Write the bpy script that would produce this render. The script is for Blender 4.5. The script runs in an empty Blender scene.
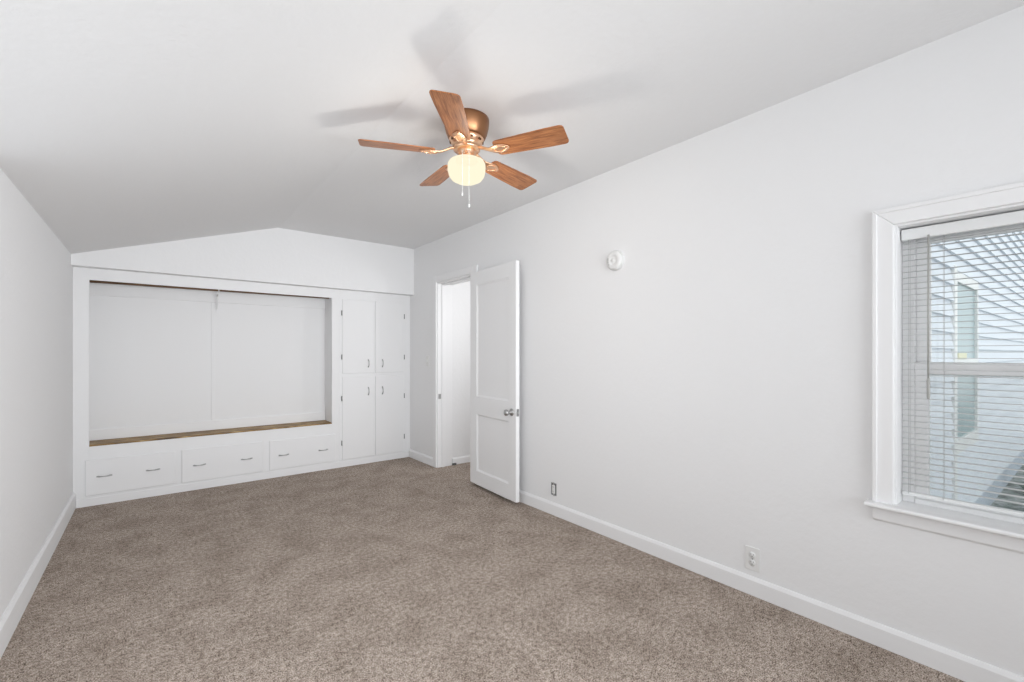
import bpy, bmesh, math, random
from mathutils import Vector, Matrix
random.seed(4)
PI = math.pi
sc = bpy.context.scene
col = sc.collection

# ------------------------------------------------------------------ camera
cam_d = bpy.data.cameras.new('camera')
cam = bpy.data.objects.new('camera', cam_d); col.objects.link(cam)
cam.location = (0, 0, 1.25)
cam.rotation_euler = (PI/2, 0, -0.67325)
cam_d.sensor_width = 36; cam_d.sensor_fit = 'HORIZONTAL'
cam_d.lens = 450.27*36/1024
cam_d.shift_y = 12.45/1024
cam_d.clip_start = .02; cam_d.clip_end = 200
sc.camera = cam

# ------------------------------------------------------------------ world, lights, exposure
w = bpy.data.worlds.new('sky'); sc.world = w; w.use_nodes = True
w.node_tree.nodes['Background'].inputs[0].default_value = (.93, .965, 1, 1)
w.node_tree.nodes['Background'].inputs[1].default_value = 1.3
sc.view_settings.view_transform = 'Standard'; sc.view_settings.look = 'None'
sc.view_settings.gamma = 1; sc.view_settings.use_curve_mapping = False
sc.view_settings.exposure = 0.18

def area(name, loc, rot, sx, sy, power, color=(1, 1, 1)):
    l = bpy.data.lights.new(name, 'AREA'); l.shape = 'RECTANGLE'; l.size = sx; l.size_y = sy
    l.energy = power; l.color = color
    o = bpy.data.objects.new(name, l); col.objects.link(o); o.location = loc; o.rotation_euler = rot
    return o
# added unseen fill lights behind and beside the camera, to even out the room
def aim(o, target, spread):
    o.rotation_euler = (Vector(target)-o.location).to_track_quat('-Z', 'Y').to_euler(); o.data.spread = math.radians(spread)
    return o
L1 = aim(area('rear_fill', (1.0, -1.9, 1.25), (0, 0, 0), 2.2, 1.4, 18.5, (.945, .972, 1)), (1.0, 5, 2.0), 95)  # added fill aimed at the back wall
L2 = aim(area('left_fill', (-.35, -.9, 1.3), (0, 0, 0), 1.3, 1.3, 5.2, (.945, .972, 1)), (2.43, 4.6, 1.3), 50)  # added fill aimed at the far right wall
L3 = aim(area('right_fill', (2.25, -1.2, 1.3), (0, 0, 0), 1.3, 1.3, 16.5, (.945, .972, 1)), (-.5, 4.2, 1.2), 70)  # added fill aimed at the far left wall
L4 = area('left_side_fill', (-.47, 1.0, 1.2), (0, -PI/2, 0), 1.3, 2.0, 3, (.945, .972, 1))  # added fill for the near right wall

# ------------------------------------------------------------------ materials
def nodes(name):
    m = bpy.data.materials.new(name); m.use_nodes = True
    nt = m.node_tree; return m, nt, nt.nodes['Principled BSDF']
def plain(name, c, rough=.5, metal=0, spec=.5):
    m, nt, b = nodes(name)
    b.inputs['Base Color'].default_value = (*c, 1); b.inputs['Roughness'].default_value = rough
    b.inputs['Metallic'].default_value = metal; b.inputs['Specular IOR Level'].default_value = spec
    return m
def painted(name, c, rough, scale, strength, dist=.004, detail=4):
    m = plain(name, c, rough, spec=.3); nt = m.node_tree; b = nt.nodes['Principled BSDF']
    tc = nt.nodes.new('ShaderNodeTexCoord')
    n = nt.nodes.new('ShaderNodeTexNoise'); n.inputs['Scale'].default_value = scale
    n.inputs['Detail'].default_value = detail; n.inputs['Roughness'].default_value = .6
    bp = nt.nodes.new('ShaderNodeBump'); bp.inputs['Strength'].default_value = strength
    bp.inputs['Distance'].default_value = dist
    nt.links.new(tc.outputs['Object'], n.inputs['Vector'])
    nt.links.new(n.outputs['Fac'], bp.inputs['Height']); nt.links.new(bp.outputs['Normal'], b.inputs['Normal'])
    return m
WALL = painted('wall_paint', (.88, .88, .885), .7, 28, .35)
CEIL = painted('ceiling_paint', (.84, .84, .845), .8, 34, .5)
TRIM = painted('trim_paint', (.90, .90, .905), .5, 6, .05)
CAB = painted('cabinet_paint', (.88, .88, .885), .4, 8, .08)
DOORP = painted('door_paint', (.90, .90, .905), .35, 5, .05)
NICHE = painted('niche_paint', (.87, .87, .875), .6, 10, .1)
VINYL = plain('white_vinyl', (.92, .92, .92), .35)
BLIND = plain('blind_white', (.84, .85, .85), .4)
SLAT = plain('slat_grey', (.68, .685, .685), .45)
CORD = plain('cord_grey', (.55, .55, .54), .7)
WANDM = plain('wand_grey', (.42, .42, .40), .3)
NICKEL = plain('brushed_nickel', (.50, .50, .50), .35, 1)
DARKMETAL = plain('dark_nickel', (.36, .36, .36), .4, 1)
PLASTIC = plain('white_plastic', (.84, .84, .83), .55)
DARK = plain('dark_slot', (.12, .12, .12), .6)
GREYBOX = plain('grey_box', (.30, .30, .30), .6)
BRONZE = plain('antique_bronze', (.33, .165, .085), .36, 1)
BRASS = plain('polished_brass', (.88, .56, .36), .3, 1)
CHAIN = plain('chain_metal', (.88, .88, .86), .5, 0)

def ramp(nt, stops):
    r = nt.nodes.new('ShaderNodeValToRGB'); e = r.color_ramp.elements
    e[0].position = stops[0][0]; e[0].color = (*stops[0][1], 1)
    e[1].position = stops[-1][0]; e[1].color = (*stops[-1][1], 1)
    for p, c in stops[1:-1]:
        q = e.new(p); q.color = (*c, 1)
    return r
# carpet: twisted yarn, light and dark fibres, brushed patches
CARPET, nt, b = nodes('carpet')
b.inputs['Roughness'].default_value = .95; b.inputs['Specular IOR Level'].default_value = .05
tc = nt.nodes.new('ShaderNodeTexCoord')
n1 = nt.nodes.new('ShaderNodeTexNoise'); n1.inputs['Scale'].default_value = 190; n1.inputs['Detail'].default_value = 2; n1.inputs['Roughness'].default_value = .7
n2 = nt.nodes.new('ShaderNodeTexNoise'); n2.inputs['Scale'].default_value = 4.5; n2.inputs['Detail'].default_value = 7; n2.inputs['Roughness'].default_value = .62; n2.inputs['Distortion'].default_value = .3
n3 = nt.nodes.new('ShaderNodeTexVoronoi'); n3.inputs['Scale'].default_value = 130
for n in (n1, n2, n3): nt.links.new(tc.outputs['Object'], n.inputs['Vector'])
r1 = ramp(nt, [(.35, (.04, .026, .018)), (.44, (.26, .205, .165)), (.51, (.465, .39, .335)), (.64, (.80, .70, .62))])
n4 = nt.nodes.new('ShaderNodeTexNoise'); n4.inputs['Scale'].default_value = 48; n4.inputs['Detail'].default_value = 2
nt.links.new(tc.outputs['Object'], n4.inputs['Vector'])
m4 = nt.nodes.new('ShaderNodeMix'); m4.inputs['Factor'].default_value = .24
nt.links.new(n1.outputs['Fac'], m4.inputs[2]); nt.links.new(n4.outputs['Fac'], m4.inputs[3])
nt.links.new(m4.outputs[0], r1.inputs['Fac'])
r2 = ramp(nt, [(.36, (.78, .765, .75)), (.58, (.99, .99, .99))])
nt.links.new(n2.outputs['Fac'], r2.inputs['Fac'])
mx = nt.nodes.new('ShaderNodeMix'); mx.data_type = 'RGBA'; mx.blend_type = 'MULTIPLY'; mx.inputs['Factor'].default_value = 1
nt.links.new(r1.outputs['Color'], mx.inputs[6]); nt.links.new(r2.outputs['Color'], mx.inputs[7])
nt.links.new(mx.outputs[2], b.inputs['Base Color'])
ad = nt.nodes.new('ShaderNodeMath'); ad.operation = 'SUBTRACT'
nt.links.new(n1.outputs['Fac'], ad.inputs[0]); nt.links.new(n3.outputs['Distance'], ad.inputs[1])
bp = nt.nodes.new('ShaderNodeBump'); bp.inputs['Strength'].default_value = .45; bp.inputs['Distance'].default_value = .005
nt.links.new(ad.outputs[0], bp.inputs['Height']); nt.links.new(bp.outputs['Normal'], b.inputs['Normal'])

def wood(name, dark, mid, light, scale, stretch, rough=.35):
    m, nt, b = nodes(name); b.inputs['Roughness'].default_value = rough
    tc = nt.nodes.new('ShaderNodeTexCoord'); mp = nt.nodes.new('ShaderNodeMapping')
    mp.inputs['Scale'].default_value = stretch
    n = nt.nodes.new('ShaderNodeTexNoise'); n.inputs['Scale'].default_value = scale; n.inputs['Detail'].default_value = 5
    n.inputs['Roughness'].default_value = .65; n.inputs['Distortion'].default_value = .6
    nt.links.new(tc.outputs['Object'], mp.inputs['Vector']); nt.links.new(mp.outputs['Vector'], n.inputs['Vector'])
    r = ramp(nt, [(.32, dark), (.5, mid), (.66, light)])
    nt.links.new(n.outputs['Fac'], r.inputs['Fac']); nt.links.new(r.outputs['Color'], b.inputs['Base Color'])
    return m
OAK = wood('fan_blade_oak', (.15, .046, .014), (.34, .125, .042), (.50, .21, .08), 8, (1, 10, 10), .38)
SHELFW = wood('shelf_stained_board', (.05, .022, .005), (.27, .15, .04), (.66, .46, .20), 6, (1.0, 7, 7), .5)
RODW = wood('rod_wood', (.09, .045, .02), (.17, .09, .045), (.26, .15, .08), 6, (1, 12, 12), .5)

# glass of a window pane: mostly clear, a little mirror
GLASS = bpy.data.materials.new('window_glass'); GLASS.use_nodes = True
nt = GLASS.node_tree; nt.nodes.clear()
out = nt.nodes.new('ShaderNodeOutputMaterial'); ms = nt.nodes.new('ShaderNodeMixShader')
tr = nt.nodes.new('ShaderNodeBsdfTransparent'); gl = nt.nodes.new('ShaderNodeBsdfGlossy'); gl.inputs['Roughness'].default_value = .02
tr.inputs[0].default_value = (.97, .985, .98, 1)
fr = nt.nodes.new('ShaderNodeFresnel'); fr.inputs['IOR'].default_value = 1.4
nt.links.new(fr.outputs[0], ms.inputs[0]); nt.links.new(tr.outputs[0], ms.inputs[1]); nt.links.new(gl.outputs[0], ms.inputs[2])
nt.links.new(ms.outputs[0], out.inputs[0])
# insect screen: fine grey mesh
SCREEN = bpy.data.materials.new('insect_screen_mesh'); SCREEN.use_nodes = True
nt = SCREEN.node_tree; nt.nodes.clear()
out = nt.nodes.new('ShaderNodeOutputMaterial'); ms = nt.nodes.new('ShaderNodeMixShader'); ms.inputs[0].default_value = .16
tr = nt.nodes.new('ShaderNodeBsdfTransparent'); df = nt.nodes.new('ShaderNodeBsdfDiffuse'); df.inputs[0].default_value = (.45, .46, .47, 1)
nt.links.new(tr.outputs[0], ms.inputs[1]); nt.links.new(df.outputs[0], ms.inputs[2]); nt.links.new(ms.outputs[0], out.inputs[0])
# lit milky glass globe (the lamp itself gives off light)
GLOBE = bpy.data.materials.new('lit_milk_glass'); GLOBE.use_nodes = True
nt = GLOBE.node_tree; nt.nodes.clear()
out = nt.nodes.new('ShaderNodeOutputMaterial'); ms = nt.nodes.new('ShaderNodeMixShader'); ms.inputs[0].default_value = .94
tr = nt.nodes.new('ShaderNodeBsdfTransparent'); em = nt.nodes.new('ShaderNodeEmission')
em.inputs[0].default_value = (1, .91, .68, 1); em.inputs[1].default_value = .93
nt.links.new(tr.outputs[0], ms.inputs[1]); nt.links.new(em.outputs[0], ms.inputs[2]); nt.links.new(ms.outputs[0], out.inputs[0])

SIDING = plain('siding_paint', (.78, .82, .88), .6)
HTRIM = plain('house_trim', (.88, .88, .87), .5)
HGLASS = plain('neighbour_glass', (.30, .42, .44), .3)
HCURT = plain('neighbour_curtain', (.30, .38, .36), .8)
FOUND = plain('foundation_blue', (.52, .58, .66), .8)
YELLOW = plain('pale_yellow_sheen', (.84, .82, .58), .6)  # yellow sheen on the neighbour's window, put into a colour
GRAVEL, nt, b = nodes('gravel_ground'); b.inputs['Roughness'].default_value = .95
tc = nt.nodes.new('ShaderNodeTexCoord'); n = nt.nodes.new('ShaderNodeTexNoise'); n.inputs['Scale'].default_value = 9; n.inputs['Detail'].default_value = 6
nt.links.new(tc.outputs['Object'], n.inputs['Vector'])
r = ramp(nt, [(.38, (.06, .08, .07)), (.5, (.22, .25, .23)), (.62, (.42, .43, .42))])
nt.links.new(n.outputs['Fac'], r.inputs['Fac']); nt.links.new(r.outputs['Color'], b.inputs['Base Color'])
LEAF = plain('weed_leaf', (.05, .11, .07), .6)

# ------------------------------------------------------------------ mesh helpers
def box(bm, x0, x1, y0, y1, z0, z1):
    v = [bm.verts.new(p) for p in ((x0,y0,z0),(x1,y0,z0),(x1,y1,z0),(x0,y1,z0),(x0,y0,z1),(x1,y0,z1),(x1,y1,z1),(x0,y1,z1))]
    for f in ((3,2,1,0),(4,5,6,7),(0,1,5,4),(1,2,6,5),(2,3,7,6),(3,0,4,7)): bm.faces.new([v[i] for i in f])
def prism(bm, pts, axis, a, b_):
    """extrude a 2-D outline along an axis; pts are the two other coordinates in order"""
    def P(p, t):
        q = list(p); q.insert(axis, t); return q
    A = [bm.verts.new(P(p, a)) for p in pts]; B = [bm.verts.new(P(p, b_)) for p in pts]
    bm.faces.new(A); bm.faces.new(B[::-1])
    for i in range(len(pts)):
        j = (i+1) % len(pts); bm.faces.new((A[i], B[i], B[j], A[j]))
def tube(bm, pts, r, seg=10, caps=True):
    pts = [Vector(p) for p in pts]; rings = []
    up0 = None
    for i, p in enumerate(pts):
        d = (pts[min(i+1, len(pts)-1)] - pts[max(i-1, 0)]).normalized()
        if up0 is None:
            up0 = d.orthogonal().normalized()
        u = (up0 - d*up0.dot(d)).normalized(); up0 = u; v = d.cross(u)
        rr = r[i] if isinstance(r, (list, tuple)) else r
        rings.append([bm.verts.new(p + (u*math.cos(t) + v*math.sin(t))*rr) for t in [2*PI*k/seg for k in range(seg)]])
    for a, b_ in zip(rings, rings[1:]):
        for k in range(seg):
            f = bm.faces.new((a[k], a[(k+1) % seg], b_[(k+1) % seg], b_[k])); f.smooth = True
    if caps:
        bm.faces.new(rings[0][::-1]); bm.faces.new(rings[-1])
def lathe(bm, prof, seg=40, M=None):
    """prof: (radius, height) about local z"""
    rings = []
    for r, z in prof:
        if r < 1e-6:
            v = [bm.verts.new((0, 0, z))]
        else:
            v = [bm.verts.new((r*math.cos(2*PI*k/seg), r*math.sin(2*PI*k/seg), z)) for k in range(seg)]
        rings.append(v)
    for a, b_ in zip(rings, rings[1:]):
        for k in range(seg):
            j = (k+1) % seg
            if len(a) == 1 and len(b_) == 1: continue
            if len(a) == 1: f = bm.faces.new((a[0], b_[k], b_[j]))
            elif len(b_) == 1: f = bm.faces.new((a[k], a[j], b_[0]))
            else: f = bm.faces.new((a[k], a[j], b_[j], b_[k]))
            f.smooth = True
    if M is not None:
        vs = [v for r in rings for v in r]
        for v in vs: v.co = M @ v.co
def obj(name, bm, mat, parent=None, bevel=0, seg=2, loc=(0, 0, 0), kind=None):
    bmesh.ops.recalc_face_normals(bm, faces=bm.faces[:])
    me = bpy.data.meshes.new(name); bm.to_mesh(me); bm.free()
    o = bpy.data.objects.new(name, me); col.objects.link(o); o.location = loc
    me.materials.append(mat)
    if parent: o.parent = parent
    if bevel:
        mo = o.modifiers.new('bevel', 'BEVEL'); mo.width = bevel; mo.segments = seg
        mo.limit_method = 'ANGLE'; mo.angle_limit = math.radians(40)
    if kind: o['kind'] = kind
    return o
def thing(name, label, cat, loc=(0, 0, 0), rotz=0, group=None):
    o = bpy.data.objects.new(name, None); col.objects.link(o); o.location = loc; o.rotation_euler = (0, 0, rotz)
    o.empty_display_size = .1; o['label'] = label; o['category'] = cat
    if group: o['group'] = group
    return o
def struct_empty(name, label, loc=(0, 0, 0), rotz=0):
    o = bpy.data.objects.new(name, None); col.objects.link(o); o.location = loc; o.rotation_euler = (0, 0, rotz)
    o.empty_display_size = .1; o['kind'] = 'structure'; o['label'] = label
    return o
B = bmesh.new

# ------------------------------------------------------------------ room dimensions
XL, XR = -.503, 2.4345          # left and right wall faces
YB, YC = 4.93, 5.035            # face of the wall over the built-ins, front of the built-ins
YR = -2.0                       # wall behind the camera
H, HE, XG = 2.4953, 2.033, .968 # flat ceiling height, eave height at the left wall, crease
WT = .17                        # wall thickness
DY0, DY1, DH = 3.632, 4.37, 2.03      # door opening
WY0, WY1, WZ0, WZ1 = -.36, .478, .60, 1.79   # window opening

# floor
bm = B(); box(bm, XL-.1, 4.0, YR-.1, 5.6, -.06, 0)
o = obj('floor', bm, CARPET, kind='structure'); o['label'] = 'speckled brown wall to wall carpet'
# ceiling: slope from the left eave to the crease, then flat
bm = B(); prism(bm, [(XL-.1, HE-.1*(H-HE)/(XG-XL)), (XG, H), (4.0, H), (4.0, H+.1), (XG, H+.1), (XL-.1, HE+.1)], 1, YR-.1, 5.6)
o = obj('ceiling', bm, CEIL, kind='structure'); o['label'] = 'white textured ceiling sloping down to the left wall'
# left wall with an opening added out of the frame to let in light
bm = B()
for y0, y1, z0, z1 in ((YR-.1, .0, 0, 2.1), (2.7, 5.6, 0, 2.1), (0, 2.7, 0, .60), (0, 2.7, 2.0, 2.1)):
    box(bm, XL-.1, XL, y0, y1, z0, z1)
obj('wall_left', bm, WALL, kind='structure')
# wall behind the camera with a wide opening added to let in light
bm = B()
for x0, x1, z0, z1 in ((XL, -.15, 0, 2.55), (2.15, XR, 0, 2.55), (-.15, 2.15, 0, .6), (-.15, 2.15, 2.1, 2.55)):
    box(bm, x0, x1, YR-.1, YR, z0, z1)
obj('wall_rear', bm, WALL, kind='structure')
# right wall with the doorway and the window
bm = B()
def rw(y0, y1, z0, z1): box(bm, XR, XR+WT, y0, y1, z0, z1)
rw(YR-.1, WY0, 0, H+.05); rw(WY0, WY1, 0, WZ0); rw(WY0, WY1, WZ1, H+.05)
rw(WY1, DY0, 0, H+.05); rw(DY0, DY1, DH, H+.05); rw(DY1, 5.6, 0, H+.05)
o = obj('wall_right', bm, WALL, kind='structure')
# wall over the built-ins, overhanging them a little, and the wall closing the niche behind
bm = B(); prism(bm, [(XL-.05, 1.948), (XR+.05, 1.948), (XR+.05, H+.05), (XG, H+.05), (XL-.05, HE+.03)], 1, YB, YB+.18)
obj('wall_back', bm, WALL, kind='structure')
# small hall beyond the doorway
bm = B(); box(bm, XR+WT, 3.95, DY1, DY1+.1, 0, H+.05); box(bm, 3.85, 3.95, 2.9, DY1, 0, H+.05); box(bm, XR+WT, 3.95, 2.8, 2.9, 0, H+.05)
obj('wall_hall', bm, WALL, kind='structure')

# baseboards
def base_prof(h, t, x, s):  # outline in x,z
    return [(x, 0), (x+s*t, 0), (x+s*t, h-.016), (x+s*t*.55, h-.004), (x+s*t*.35, h), (x, h)]
bm = B(); prism(bm, base_prof(.13, .016, XL, 1), 1, YR, YC-.004)
obj('baseboard_left', bm, TRIM, kind='structure')
bm = B(); prism(bm, base_prof(.093, .016, XR, -1), 1, YR, DY0-.075)
prism(bm, base_prof(.093, .016, XR, -1), 1, DY1+.066, YC-.004)
obj('baseboard_right', bm, TRIM, kind='structure')
bm = B(); prism(bm, [(DY1, 0), (DY1-.014, 0), (DY1-.014, .062), (DY1-.006, .076), (DY1, .078)], 0, XR+WT+.02, 3.85)
obj('baseboard_hall', bm, TRIM, kind='structure')

# ------------------------------------------------------------------ doorway trim (casing and jambs)
tr_ = struct_empty('trim_1', 'white painted casing and jamb around the doorway', (XR, DY1, 0))
def loc(bm, o):
    for v in bm.verts: v.co -= o.location
    return bm
bm = B(); box(bm, XR-.018, XR, DY1-.006, DY1+.062, 0, DH+.066); obj('side_casing', loc(bm, tr_), TRIM, tr_, .004)
bm = B(); box(bm, XR-.018, XR, DY0-.062, DY0+.006, 0, DH+.066); obj('side_casing', loc(bm, tr_), TRIM, tr_, .004)
bm = B(); box(bm, XR-.018, XR, DY0+.006, DY1-.006, DH-.004, DH+.066); obj('head_casing', loc(bm, tr_), TRIM, tr_, .004)
bm = B(); box(bm, XR-.002, XR+WT+.01, DY1-.016, DY1, 0, DH); obj('jamb', loc(bm, tr_), TRIM, tr_, .002)
bm = B(); box(bm, XR-.002, XR+WT+.01, DY0, DY0+.016, 0, DH); obj('jamb', loc(bm, tr_), TRIM, tr_, .002)
bm = B(); box(bm, XR-.002, XR+WT+.01, DY0+.016, DY1-.016, DH-.018, DH); obj('head_jamb', loc(bm, tr_), TRIM, tr_, .002)
bm = B(); box(bm, XR+.048, XR+.085, DY1-.028, DY1-.016, 0, DH-.018); obj('door_stop', loc(bm, tr_), TRIM, tr_, .002)
bm = B(); box(bm, XR+.048, XR+.085, DY0+.016, DY0+.028, 0, DH-.018); obj('door_stop', loc(bm, tr_), TRIM, tr_, .002)
bm = B(); box(bm, XR+.048, XR+.085, DY0+.028, DY1-.028, DH-.030, DH-.018); obj('door_stop', loc(bm, tr_), TRIM, tr_, .002)
bm = B(); box(bm, XR+.008, XR+.040, DY1-.0185, DY1-.0158, .752, .806); sp = obj('strike_plate', loc(bm, tr_), NICKEL, tr_, .001)
sp['label'] = 'grey metal strike plate'

# ------------------------------------------------------------------ door leaf, swung back against the wall
ddir = math.atan2(-.9977, -.0679)
door = struct_empty('door_1', 'white two panel door swung open against the right wall', (2.373, 3.615, .028), ddir)
LW, LT, LH = .757, .036, 1.985     # local x along the leaf, +y towards the wall
S0, S1 = .118, .650
P1, P2 = (.128, .655), (.822, 1.862)
bm = B()
box(bm, 0, S0, 0, LT, 0, LH); box(bm, S1, LW, 0, LT, 0, LH)
box(bm, S0, S1, 0, LT, 0, P1[0]); box(bm, S0, S1, 0, LT, P1[1], P2[0]); box(bm, S0, S1, 0, LT, P2[1], LH)
bmesh.ops.remove_doubles(bm, verts=bm.verts[:], dist=1e-5)
obj('door_frame', bm, DOORP, door, .0015)
for z0, z1 in (P1, P2):
    bm = B(); box(bm, S0-.005, S1+.005, .013, LT-.013, z0-.005, z1+.005)
    # sloping moulding round the panel on the room face
    m_ = .014
    for (a, b_, c, d) in (((S0, z0), (S1, z0), (S1-m_, z0+m_), (S0+m_, z0+m_)), ((S1, z0), (S1, z1), (S1-m_, z1-m_), (S1-m_, z0+m_)),
                          ((S1, z1), (S0, z1), (S0+m_, z1-m_), (S1-m_, z1-m_)), ((S0, z1), (S0, z0), (S0+m_, z0+m_), (S0+m_, z1-m_))):
        q = [bm.verts.new((p[0], y, p[1])) for p, y in ((a, .004), (b_, .004), (c, .0125), (d, .0125))]
        bm.faces.new(q)
    obj('door_panel', bm, DOORP, door)
kz = .735; ks = .698
def lathe_y(bm, prof, cx, cz, y0, sgn, seg=28):
    M = Matrix.Translation((cx, y0, cz)) @ Matrix.Rotation(PI/2 if sgn < 0 else -PI/2, 4, 'X')
    lathe(bm, prof, seg, M)
KN = [(0, 0), (.031, 0), (.031, .004), (.026, .009), (.014, .013), (.010, .020), (.010, .034), (.017, .039), (.025, .046), (.0275, .056), (.024, .066), (.014, .072), (0, .073)]
bm = B(); lathe_y(bm, KN, ks, kz, 0, -1); k = obj('door_knob', bm, NICKEL, door); k['label'] = 'satin nickel door knob'
bm = B(); lathe_y(bm, [(0, 0), (.03, 0), (.03, .004), (.012, .008), (.012, .012), (0, .012)], ks, kz, LT, 1); k = obj('rosette', bm, NICKEL, door)
bm = B(); box(bm, LW-.0005, LW+.0015, .006, LT-.006, kz-.03, kz+.03); lt = obj('latch_plate', bm, DARKMETAL, door, .0005)
bm = B(); box(bm, LW+.0015, LW+.011, .012, LT-.012, kz-.009, kz+.009); obj('latch_bolt', bm, NICKEL, lt, .002)
for z in (.2, 1.0, 1.78):
    bm = B(); tube(bm, [(-.006, LT+.002, z-.045), (-.006, LT+.002, z+.045)], .006, 10); obj('door_hinge', bm, NICKEL, door)

# ------------------------------------------------------------------ built-in closet bench with three drawers
bench = thing('built_in_closet', 'white built-in open closet niche over a row of three drawers, left of the cupboards', 'closet', (XL, YC, 0))
SX = 1.600       # seam to the tall cupboard
OX0, OX1, OZ0, OZ1 = -.408, 1.519, .499, 1.853
YN = 5.30        # back panel of the niche
bm = B()
FT = .02
box(bm, XL, OX0, YC, YC+FT, 0, 1.948); box(bm, OX1, SX, YC, YC+FT, 0, 1.948)
box(bm, OX0, OX1, YC, YC+FT, OZ1, 1.948); box(bm, OX0, OX1, YC, YC+FT, 0, .487)
bmesh.ops.remove_doubles(bm, verts=bm.verts[:], dist=1e-5)
obj('face_frame', loc(bm, bench), CAB, bench, .001)
bm = B(); box(bm, OX0-.075, OX1+.03, YN, YN+.015, .45, 1.95); obj('back_panel', loc(bm, bench), NICHE, bench)
bm = B(); box(bm, OX0-.075, OX0-.055, YC+FT, YN, .45, 1.95); obj('side_panel', loc(bm, bench), NICHE, bench)
bm = B(); box(bm, OX1+.002, OX1+.03, YC+FT, YN, .45, 1.95); obj('side_panel', loc(bm, bench), NICHE, bench)
bm = B(); box(bm, OX0-.055, OX1+.001, YC+FT, YN, 1.91, 1.948); obj('niche_top', loc(bm, bench), NICHE, bench)
bm = B(); box(bm, OX0+.001, OX1-.001, YC-.001, YC+FT+.001, .4875, OZ0); box(bm, OX0-.055, OX1+.001, YC+FT+.001, YN, .4875, OZ0); bmesh.ops.remove_doubles(bm, verts=bm.verts[:], dist=1e-6); q = obj('seat_board', loc(bm, bench), SHELFW, bench, .001)
q['label'] = 'brown stained bottom board of the niche'
bm = B(); box(bm, OX0-.055, OX1+.001, YN-.014, YN, OZ0, .592); obj('niche_baseboard', loc(bm, bench), TRIM, bench, .004)
bm = B(); box(bm, OX0-.055, OX1+.001, YN-.018, YN, 1.752, 1.87); obj('rod_cleat', loc(bm, bench), NICHE, bench, .002)
bm = B(); box(bm, .448, .473, YN-.007, YN, .592, 1.752); obj('batten', loc(bm, bench), NICHE, bench, .002)
bm = B(); box(bm, XL+.018, SX, YC-.006, YC, 0, .066); obj('toe_board', loc(bm, bench), CAB, bench, .002)

def bow_handle(bm, L, horiz, r=.0035):
    """a small bow pull: two feet and a raised waisted bar; front is local -y"""
    pts = []; rr = []
    for k in range(13):
        t = k/12; s = (t-.5)*L
        pts.append((s, -.004-.020*math.sin(PI*t)**.55, 0)); rr.append(r*(1.5 if k in (0, 12) else 1.0+.55*abs(math.cos(PI*t))))
    if not horiz: pts = [(0, p[1], p[0]) for p in pts]
    tube(bm, pts, rr, 8)
    for s in (-.5, .5):
        c = (s*L, -.003, 0) if horiz else (0, -.003, s*L)
        e = .009
        if horiz: box(bm, c[0]-e, c[0]+e, -.003, 0, -.006, .006)
        else: box(bm, -.006, .006, -.003, 0, c[2]-e, c[2]+e)
drawers = [(-.431, .157, .086, .378, (-.314, 0.001), .236), (.203, .855, .080, .381, (.334, .712), .227), (.912, 1.553, .080, .376, (1.04, 1.425), .2195)]
for x0, x1, z0, z1, hx, hz in drawers:
    bm = B(); box(bm, x0, x1, YC-.011, YC, z0, z1)
    d = obj('drawer', loc(bm, bench), CAB, bench, .005, 3)
    for x_ in hx:
        bm = B(); bow_handle(bm, .080, True)
        hd = obj('handle', bm, NICKEL, d, loc=(x_-XL, -.011, hz)); hd['label'] = 'small metal bow handle'

# closet rod inside the niche
rod = thing('closet_rod', 'dark wooden closet rod on a white centre bracket under the niche header', 'closet rod', (.495, 5.15, 1.861))
bm = B(); tube(bm, [(OX0-.05-.495, 0, -.001), (OX1-.495, 0, .008)], .0165, 16); obj('rod', bm, RODW, rod)
bm = B()
hw = .007
box(bm, -hw, hw, .118, .130, -.185, 0)                    # leg on the back panel cleat
prism(bm, [(.124, -.185), (.130, -.165), (.012, -.028), (.002, -.034)], 0, -.002, .002)
box(bm, -.002, .002, 0, .124, -.052, -.034)
tube(bm, [(0, .0225*math.cos(a), .0225*math.sin(a)) for a in [PI*.15-k*PI*1.2/12 for k in range(13)]], .0045, 8)
tube(bm, [(0, 0, -.020), (0, 0, -.045)], .005, 8)
q = obj('rod_bracket', bm, TRIM, rod); q['label'] = 'white painted centre bracket'
rod.location.y = 5.15

# ------------------------------------------------------------------ tall built-in cupboard right of the niche
cup = thing('built_in_cupboard', 'white built-in cupboard with four doors in the corner beside the doorway', 'cupboard', (SX, YC, 0))
DX = ((1.626, 1.9945), (1.9995, 2.353))
UZ, LZ = (1.028, 1.850), (.078, .992)
bm = B()
box(bm, SX, XR, YC, YC+FT, 0, 1.948)
obj('face_frame', loc(bm, cup), CAB, cup, .001)
bm = B(); box(bm, SX, XR-.018, YC-.006, YC, 0, .060); obj('toe_board', loc(bm, cup), CAB, cup, .002)
hinge_z = {0: ((1.694, 1.211), (1.693, 1.207)), 1: ((.755, .266), (.745, .258))}
for r_, (z0, z1) in enumerate((UZ, LZ)):
    for c_, (x0, x1) in enumerate(DX):
        bm = B(); box(bm, x0, x1, YC-.010, YC, z0, z1)
        d = obj('door', loc(bm, cup), CAB, cup, .005, 3)
        hx = (1.917, 2.083)[c_]; hz = (1.137, .822)[r_]
        bm = B(); bow_handle(bm, .078, False)
        hd = obj('handle', bm, NICKEL, d, loc=(hx-SX, -.010, hz)); hd['label'] = 'small metal bow handle'
        for z in hinge_z[r_][c_]:
            ex = x0 if c_ == 0 else x1; s = -1 if c_ == 0 else 1
            bm = B(); tube(bm, [(s*.004, -.009, -.028), (s*.004, -.009, .028)], .0055, 10)
            box(bm, min(s*.002, s*.010), max(s*.002, s*.010), -.002, .004, -.022, .022)
            hg = obj('hinge', bm, DARKMETAL, d, loc=(ex-SX, 0 if False else -.0005, z)); hg['label'] = 'grey metal hinge'

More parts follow.
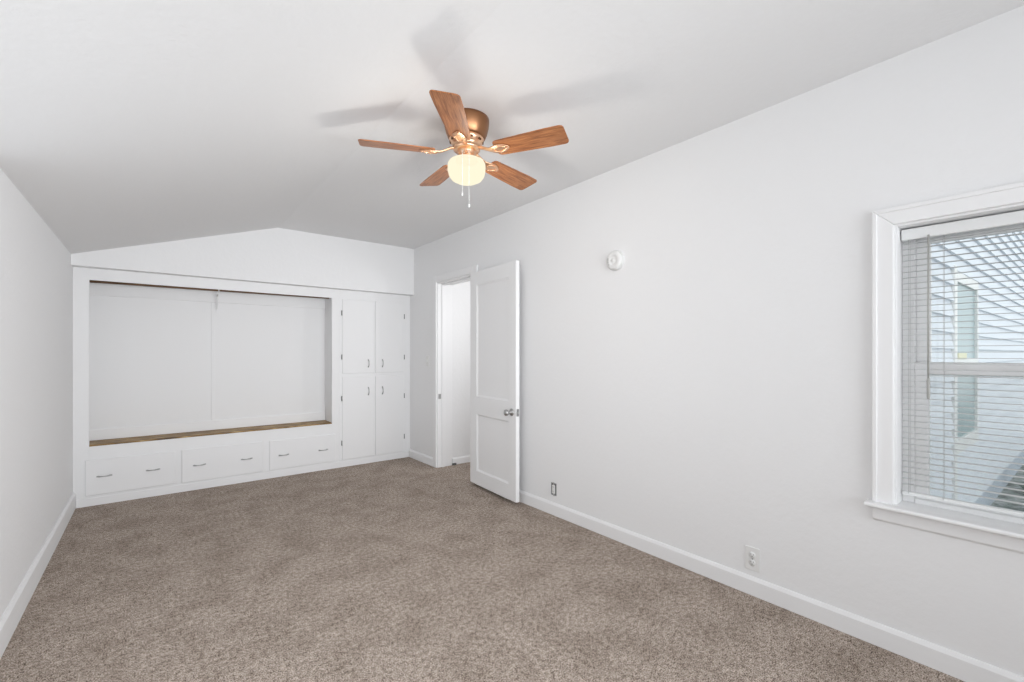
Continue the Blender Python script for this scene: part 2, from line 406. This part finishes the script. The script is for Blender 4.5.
# ------------------------------------------------------------------ window in the right wall
win = struct_empty('window_1', 'white double hung window with casing, stool and apron', (XR, WY1, WZ0))
CW = .068
bm = B(); prism(bm, [(WY1-.002, WZ0+.016), (WY1+CW, WZ0+.016), (WY1+CW, WZ1+CW), (WY1-.002, WZ1-.002)], 0, XR-.02, XR)
obj('side_casing', loc(bm, win), TRIM, win, .004)
bm = B(); prism(bm, [(WY0+.002, WZ0+.016), (WY0-CW, WZ0+.016), (WY0-CW, WZ1+CW), (WY0+.002, WZ1-.002)], 0, XR-.02, XR)
obj('side_casing', loc(bm, win), TRIM, win, .004)
bm = B(); prism(bm, [(WY1-.002, WZ1-.002), (WY1+CW, WZ1+CW), (WY0-CW, WZ1+CW), (WY0+.002, WZ1-.002)], 0, XR-.02, XR)
obj('head_casing', loc(bm, win), TRIM, win, .004)
bm = B()
prism(bm, [(XR-.058, WZ0), (XR-.064, WZ0+.004), (XR-.064, WZ0+.012), (XR-.058, WZ0+.017), (XR, WZ0+.017), (XR, WZ0)], 1, WY0-CW-.02, WY1+CW+.02)
box(bm, XR-.001, XR+.086, WY0, WY1, WZ0-.002, WZ0+.017)
obj('stool', loc(bm, win), TRIM, win, .002)
bm = B(); prism(bm, [(XR-.006, WZ0-.066), (XR-.016, WZ0-.056), (XR-.018, WZ0), (XR, WZ0), (XR, WZ0-.066)], 1, WY0-CW, WY1+CW)
obj('apron', loc(bm, win), TRIM, win, .002)
bm = B(); e_ = .016
prism(bm, [(WY1+CW-e_, WZ0+.017), (WY1+CW+.001, WZ0+.017), (WY1+CW+.001, WZ1+CW+.001), (WY1+CW-e_, WZ1+CW-e_)], 0, XR-.027, XR-.019)
prism(bm, [(WY0-CW+e_, WZ0+.017), (WY0-CW-.001, WZ0+.017), (WY0-CW-.001, WZ1+CW+.001), (WY0-CW+e_, WZ1+CW-e_)], 0, XR-.027, XR-.019)
prism(bm, [(WY1+CW-e_, WZ1+CW-e_), (WY1+CW+.001, WZ1+CW+.001), (WY0-CW-.001, WZ1+CW+.001), (WY0-CW+e_, WZ1+CW-e_)], 0, XR-.027, XR-.019)
obj('backband', loc(bm, win), TRIM, win, .003)
# jamb lining with an inner stop
bm = B()
for y0, y1 in ((WY1-.010, WY1), (WY0, WY0+.010)): box(bm, XR-.004, XR+WT, y0, y1, WZ0+.017, WZ1)
box(bm, XR-.004, XR+WT, WY0+.010, WY1-.010, WZ1-.010, WZ1)
obj('jamb_lining', loc(bm, win), TRIM, win, .002)
# vinyl frame
bm = B(); fx0, fx1 = XR+.086, XR+.160
for y0, y1 in ((WY1-.050, WY1-.010), (WY0+.010, WY0+.050)): box(bm, fx0, fx1, y0, y1, WZ0+.017, WZ1-.010)
box(bm, fx0, fx1, WY0+.050, WY1-.050, WZ1-.045, WZ1-.010); box(bm, fx0, fx1, WY0+.050, WY1-.050, WZ0+.010, WZ0+.038)
obj('window_frame', loc(bm, win), VINYL, win, .003)
iy0, iy1 = WY0+.050, WY1-.050
def sash(name, x0, x1, z0, z1, st, rb, rt):
    bm = B()
    for y0, y1 in ((iy1-st, iy1), (iy0, iy0+st)): box(bm, x0, x1, y0, y1, z0, z1)
    box(bm, x0, x1, iy0+st, iy1-st, z0, z0+rb); box(bm, x0, x1, iy0+st, iy1-st, z1-rt, z1)
    s = obj(name, loc(bm, win), VINYL, win, .003)
    bm = B(); xm = (x0+x1)/2; box(bm, xm-.002, xm+.002, iy0+st-.004, iy1-st+.004, z0+rb-.004, z1-rt+.004)
    obj('pane', loc(bm, win), GLASS, s)
    return s
sash('lower_sash', XR+.092, XR+.119, WZ0+.030, 1.214, .045, .027, .050)
sash('upper_sash', XR+.123, XR+.150, 1.160, WZ1-.040, .045, .050, .036)
bm = B(); box(bm, XR+.154, XR+.156, iy0, iy1, WZ0+.038, 1.180); q = obj('insect_screen', loc(bm, win), SCREEN, win)
q['label'] = 'grey insect screen outside the lower sash'

# ------------------------------------------------------------------ venetian blind
bl = thing('venetian_blind', 'mini blind with open slats and white headrail hanging inside the window', 'blind', (XR+.062, WY1-.012, WZ1))
bx = XR+.062; by0, by1 = WY0+.016, WY1-.014
bm = B(); box(bm, bx-.016, bx+.014, by0, by1, 1.727, 1.773); 
obj('headrail', loc(bm, bl), BLIND, bl, .003)
bm = B(); z = 1.690; zs = []
while z > .685:
    zs.append(z); z -= .0242
zs = [1.712] + zs
for z in zs:
    n_ = 5; top = []; bot = []
    for k in range(n_):
        t = k/(n_-1); xx = bx+(t-.5)*.0245; zz = z+.0018*(1-(2*t-1)**2)
        top.append((xx, zz+.0004)); bot.append((xx, zz-.0004))
    prism(bm, top+bot[::-1], 1, by0+.003, by1-.003)
obj('slats', loc(bm, bl), SLAT, bl)
bm = B(); box(bm, bx-.0125, bx+.0125, by0+.002, by1-.002, .652, .667); obj('bottom_rail', loc(bm, bl), BLIND, bl, .003)
for yc in (.440, .334, -.22, -.32):
    bm = B()
    for dx in (-.0132, .0132): tube(bm, [(bx+dx, yc, 1.728), (bx+dx, yc, .660)], .0007, 6)
    obj('ladder_cord', loc(bm, bl), CORD, bl)
bm = B(); tube(bm, [(bx-.022, .377, 1.735), (bx-.024, .377, 1.12)], .0034, 8); wd = obj('tilt_wand', loc(bm, bl), WANDM, bl)
bm = B(); tube(bm, [(bx-.024, .3765, 1.150), (bx-.024, .3765, 1.140), (bx-.024, .3765, 1.072), (bx-.024, .3765, 1.064)], [.004, .0058, .0058, .004], 8)
obj('wand_grip', loc(bm, bl), WANDM, wd)

# ------------------------------------------------------------------ wall fittings
sd = thing('smoke_detector', 'round white smoke detector high on the right wall', 'smoke detector', (XR, 1.927, 1.872))
def lathe_x(prof, seg=40):   # axis pointing into the room (-x)
    bm = B(); lathe(bm, prof, seg, Matrix.Rotation(-PI/2, 4, 'Y')); return bm
obj('mounting_plate', lathe_x([(0, 0), (.066, 0), (.068, .004), (.068, .010), (0, .010)]), PLASTIC, sd)
obj('detector_body', lathe_x([(0, .010), (.060, .010), (.064, .013), (.063, .026), (.055, .035), (.030, .038), (.028, .036), (.012, .036), (.010, .039), (0, .039)]), PLASTIC, sd)
bm = B()
for k in range(3):
    y = .030-.0*k; z = .012-k*.012; box(bm, -.0385, -.0365, .034, .050, z, z+.004)
obj('sounder_vents', bm, GREYBOX, sd)
bm = B(); lathe(bm, [(0, 0), (.004, 0), (.004, .003), (0, .003)], 12, Matrix.Translation((-.036, .034, -.026)) @ Matrix.Rotation(-PI/2, 4, 'Y')); obj('test_light', bm, GREYBOX, sd)

# outlet with its cover plate, nearest the camera
ol = thing('wall_outlet', 'white duplex outlet with cover plate low on the right wall, nearer the window', 'outlet', (XR, 1.048, .185))
bm = B(); box(bm, -.005, 0, -.037, .037, -.060, .060); cp = obj('cover_plate', bm, PLASTIC, ol, .003)
for dz in (.0195, -.0195):
    bm = B(); lathe(bm, [(0, 0), (.0165, 0), (.0165, .003), (0, .003)], 24, Matrix.Translation((-.0045, 0, dz)) @ Matrix.Rotation(-PI/2, 4, 'Y'))
    rc = obj('receptacle', bm, PLASTIC, ol)
    for y_, w_, za, zb in ((-.0062, .0012, .001, .008), (.0062, .0012, .001, .008), (0, .0024, -.009, -.0045)):
        bm = B(); box(bm, -.0078, -.0072, y_-w_, y_+w_, dz+za, dz+zb); obj('slot', bm, GREYBOX, rc)
bm = B(); lathe(bm, [(0, 0), (.003, 0), (.003, .0012), (0, .0012)], 12, Matrix.Translation((-.005, 0, 0)) @ Matrix.Rotation(-PI/2, 4, 'Y')); obj('screw', bm, GREYBOX, ol)

# open outlet box without a plate, near the door
ob = thing('open_outlet', 'small outlet without cover plate, dark box edge showing, beside the open door', 'outlet', (XR, 2.53, .197))
bm = B()
for y0, y1, z0, z1 in ((-.029, -.024, -.048, .048), (.024, .029, -.048, .048), (-.024, .024, .040, .048), (-.024, .024, -.048, -.040)):
    box(bm, -.003, .0, y0, y1, z0, z1)
obj('box_rim', bm, GREYBOX, ob, .001)
bm = B(); box(bm, -.001, .0, -.024, .024, -.040, .040); q = obj('box_recess', bm, DARK, ob)
bm = B(); box(bm, -.009, -.001, -.016, .013, -.034, .033); q = obj('receptacle', bm, PLASTIC, ob, .003)
for dz in (.017, -.017):
    for dy in (-.006, .003):
        bm = B(); box(bm, -.0095, -.0088, dy-.001, dy+.001, dz-.003, dz+.005); obj('slot', bm, GREYBOX, q)
bm = B(); box(bm, -.0035, -.001, -.006, .006, -.052, .052); obj('mounting_strap', bm, NICKEL, ob)

# light switch between the cupboard and the doorway
ls = thing('light_switch', 'white light switch plate on the wall between cupboard and doorway', 'light switch', (XR, 4.585, 1.165))
bm = B(); box(bm, -.005, 0, -.035, .035, -.058, .058); obj('switch_plate', bm, PLASTIC, ls, .003)
bm = B(); box(bm, -.014, -.004, -.005, .005, -.010, .012); obj('toggle', bm, PLASTIC, ls, .002)

# small dark door wedge at the foot of the jamb
dw = B(); box(dw, 0, .045, -.022, 0, 0, .022)
q = obj('floor_bumper', dw, DARK, None, .004, loc=(XR+WT+.012, DY1-.016, 0)); q['label'] = 'tiny dark stop on the carpet at the foot of the doorway'; q['category'] = 'door stop'

# ------------------------------------------------------------------ ceiling fan
FX, FY = 1.306, 2.0245
fan = thing('ceiling_fan', 'five blade wooden ceiling fan with a lit globe, mounted flush to the ceiling', 'ceiling fan', (FX, FY, H))
bm = B(); lathe(bm, [(0, 0), (.114, 0), (.1195, -.003), (.120, -.018), (.117, -.045), (.110, -.075), (.100, -.098), (.094, -.106), (0, -.106)], 56)
q = obj('motor_housing', bm, BRONZE, fan); q['label'] = 'antique bronze motor housing'
bm = B(); lathe(bm, [(0, -.104), (.090, -.104), (.093, -.110), (.088, -.122), (.078, -.136), (.066, -.148), (.072, -.152), (.070, -.166), (.050, -.170), (0, -.170)], 56)
obj('motor_ring', bm, BRASS, fan)
VENTM = plain('vent_dark', (.16, .08, .04), .4, 1)
for k in range(10):
    bm = B(); box(bm, .076, .0895, -.010, .010, -.128, -.117)
    v_ = obj('vent_slot', bm, VENTM, fan); v_.rotation_euler = (0, 0, 2*PI*k/10)
bm = B(); lathe(bm, [(0, -.168), (.050, -.168), (.052, -.174), (.049, -.180), (.049, -.206), (.057, -.212), (.059, -.224), (0, -.224)], 48)
obj('switch_housing', bm, BRASS, fan)
bm = B(); lathe(bm, [(.0585, -.217), (.078, -.219), (.092, -.227), (.0995, -.239), (.1005, -.252), (.0995, -.275), (.094, -.299), (.080, -.319), (.056, -.332), (.026, -.338), (0, -.339)], 56)
q = obj('glass_globe', bm, GLOBE, fan); q['label'] = 'lit cream milk glass globe'
PL = bpy.data.lights.new('fan_bulb', 'POINT'); PL.energy = 4.8; PL.color = (1, .95, .88); PL.shadow_soft_size = .06
pl = bpy.data.objects.new('fan_bulb', PL); col.objects.link(pl); pl.parent = fan; pl.location = (0, 0, -.415)

ZB = -.185
def blade_mesh(bm):
    # outline: rounded root, widening, squared tip with rounded corners; local x outwards
    L0, L1 = .168, .546
    def half(x):
        t = (x-L0)/(L1-L0)
        return .056+.012*min(1, t/.75)
    pts = []
    n = 18
    for k in range(n+1):
        x = L0+.02+(L1-.022-L0-.02)*k/n; pts.append((x, half(x)))
    for k in range(1, 7):
        a = PI/2*k/6; pts.append((L1-.022+.022*math.sin(a), half(L1)-.022+.022*math.cos(a)))
    up = pts; low = [(x, -y) for x, y in pts[::-1]]
    root = [(L0+.02-.02*math.sin(a), -(half(L0)-.02)-.02*math.cos(a)) for a in [PI/2*k/6 for k in range(1, 7)]]
    outl = up+low+root+[(x, -y) for x, y in root[::-1]]
    th = .0055
    T = [bm.verts.new((x, y, th/2)) for x, y in outl]; D = [bm.verts.new((x, y, -th/2)) for x, y in outl]
    bm.faces.new(T); bm.faces.new(D[::-1])
    for i in range(len(outl)):
        j = (i+1) % len(outl); bm.faces.new((T[i], D[i], D[j], T[j]))
def iron_mesh(bm):
    # arm from the motor ring out to a scrolled plate under the blade root
    ring = []
    for x, w_, z_, t_ in ((.055, .012, .026, .006), (.085, .0125, .022, .006), (.110, .013, .010, .005), (.135, .017, -.001, .004), (.160, .030, -.006, .0028), (.190, .036, -.0065, .0025), (.218, .030, -.0065, .0025), (.238, .014, -.0065, .0025), (.246, .004, -.0065, .002)):
        ring.append([bm.verts.new((x, w_*c, z_+t_*s_)) for c, s_ in ((-1, 0), (-.7, -1), (.7, -1), (1, 0), (.7, 1), (-.7, 1))])
    for a_, b_ in zip(ring, ring[1:]):
        for i in range(6):
            f = bm.faces.new((a_[i], a_[(i+1) % 6], b_[(i+1) % 6], b_[i])); f.smooth = True
    bm.faces.new(ring[0]); bm.faces.new(ring[-1][::-1])
    # raised oval scroll on the plate
    tube(bm, [(.192+.034*math.cos(t), .020*math.sin(t), -.0095) for t in [2*PI*k/20 for k in range(21)]], .0035, 8)
    for x, y in ((.192, .027), (.192, -.027), (.234, 0)):
        lathe(bm, [(0, -.0135), (.004, -.013), (.0045, -.008), (0, -.008)], 10, Matrix.Translation((x, y, 0)))
A0 = math.radians(155.3)
pitch = math.radians(-12)
bl0 = ir0 = None
for k in range(5):
    a = A0+k*2*PI/5
    M = Matrix.Rotation(a, 4, 'Z') @ Matrix.Rotation(-math.radians((.2, 1.6, .9, -1.3, .6)[k]), 4, 'Y') @ Matrix.Rotation(pitch, 4, 'X')
    if bl0 is None:
        bm = B(); blade_mesh(bm); bl0 = obj('blade', bm, OAK, fan, .0012)
        bm = B(); iron_mesh(bm); ir0 = obj('blade_iron', bm, BRASS, fan)
        bb, ii = bl0, ir0
    else:
        bb = bl0.copy(); ii = ir0.copy(); col.objects.link(bb); col.objects.link(ii); bb.parent = fan; ii.parent = fan
    bb.rotation_euler = M.to_euler(); bb.location = (0, 0, ZB)
    ii.rotation_euler = M.to_euler(); ii.location = (0, 0, ZB)
# pull chains hanging in front of the globe
def chain(px, py, z0, z1, zf):
    bm = B()
    tube(bm, [(px*.45, py*.45, z0+.004), (px*.85, py*.85, z0+.002), (px, py, z0-.01), (px, py, z1)], .0010, 6)
    z = z0-.012
    while z > z1:
        lathe(bm, [(0, -.0016), (.0018, 0), (0, .0016)], 6, Matrix.Translation((px, py, z))); z -= .006
    c = obj('pull_chain', bm, CHAIN, fan)
    bm = B(); lathe(bm, [(0, 0), (.002, -.001), (.0045, -.008), (.005, -.012), (.003, -.017), (0, -.018)], 14, Matrix.Translation((px, py, z1)))
    obj('chain_pull', bm, PLASTIC, c)
# towards the camera is direction (-.54,-.84)
chain(-.54*.106-.84*.022, -.84*.106+.54*.022, -.205, -.425, 0)
chain(-.54*.106+.84*.012, -.84*.106-.54*.012, -.205, -.484, 0)

# unseen light added to brighten the hall beyond the doorway
HL = bpy.data.lights.new('hall_fill', 'POINT'); HL.energy = 11; HL.shadow_soft_size = .12
hl = bpy.data.objects.new('hall_fill', HL); col.objects.link(hl); hl.location = (3.1, 3.25, 1.75)

# ------------------------------------------------------------------ outside the window
bm = B(); box(bm, 2.7, 26, -10, 14, -.72, -.655)
o = obj('ground', bm, GRAVEL, kind='structure')
hs = thing('neighbour_house', 'pale blue grey clapboard house seen through the blind', 'house', (5.05, .77, -.655), -.0293)
HX0, HX1 = -.25, 15
lap = .15; z = .30; k = 0
bm = B()
sections = [(HX0, .95, 0, 9), (2.16, HX1, 0, 9), (.95, 2.16, 0, 1.03), (.95, 2.16, 2.69, 9)]
while z < 5.2:
    for x0, x1, za, zb in sections:
        a, b_ = max(z, za), min(z+lap, zb)
        if b_-a < .01: continue
        prism(bm, [(.0, a), (-.030, a), (-.004, b_), (0, b_)], 0, x0, x1)
    z += lap
box(bm, HX0, HX1, 0, .1, .3, .9); box(bm, HX0, .95, 0, .1, .9, 5.2); box(bm, 2.16, HX1, 0, .1, .9, 5.2); box(bm, .95, 2.16, 0, .1, 2.66, 5.2)
obj('siding', bm, SIDING, hs)
bm = B(); box(bm, HX0, HX1, -.005, .1, 0, .30); obj('foundation', bm, FOUND, hs)
bm = B(); box(bm, .84, .95, -.035, .0, .3, 2.74); obj('downspout', bm, HTRIM, hs, .01)
bm = B()
for x0, x1, z0, z1 in ((.95, 1.02, .93, 2.70), (2.10, 2.16, .93, 2.70), (1.02, 2.10, 2.60, 2.70), (1.02, 2.10, .93, 1.06), (1.02, 2.10, 1.80, 1.85)):
    box(bm, x0, x1, -.025, .03, z0, z1)
wn = obj('window', bm, HTRIM, hs, .004)
bm = B(); box(bm, 1.02, 2.10, .0, .03, 1.06, 2.60); obj('pane', bm, HGLASS, wn)
bm = B(); box(bm, 1.03, 1.45, -.03, -.02, 1.85, 1.91); obj('sheen_strip', bm, YELLOW, wn)  # sheen on the pane painted as a pale yellow strip
# weeds along the foundation
def weeds(x, y, seed, s, label):
    rnd = random.Random(seed); bm = B()
    for k in range(60):
        a = rnd.uniform(0, 2*PI); t = rnd.uniform(.05, .6); L = rnd.uniform(.12, .3)*s
        d = Vector((math.cos(a)*t, math.sin(a)*t, 1)).normalized(); sd_ = d.orthogonal().normalized()*rnd.uniform(.012, .03)*s
        p = Vector((rnd.uniform(-.12, .12)*s, rnd.uniform(-.08, .08)*s, 0)); nn = d.cross(sd_).normalized()*.004
        mid = p+d*L*.55; tip = p+d*L+Vector((math.cos(a), math.sin(a), -.3))*L*.3
        v = [bm.verts.new(q) for q in (p, mid+sd_, tip, mid-sd_, mid+nn)]
        bm.faces.new((v[0], v[1], v[4])); bm.faces.new((v[1], v[2], v[4])); bm.faces.new((v[2], v[3], v[4])); bm.faces.new((v[3], v[0], v[4]))
    o = obj('weed_plant', bm, LEAF, None, loc=(x, y, -.655)); o['label'] = label; o['category'] = 'plant'; o['group'] = 'weeds in the side yard'
weeds(8.3, .22, 1, 1.3, 'low green weed nearest the window in the side yard')
weeds(9.6, .15, 2, 1.6, 'taller dark weed further along the house wall')
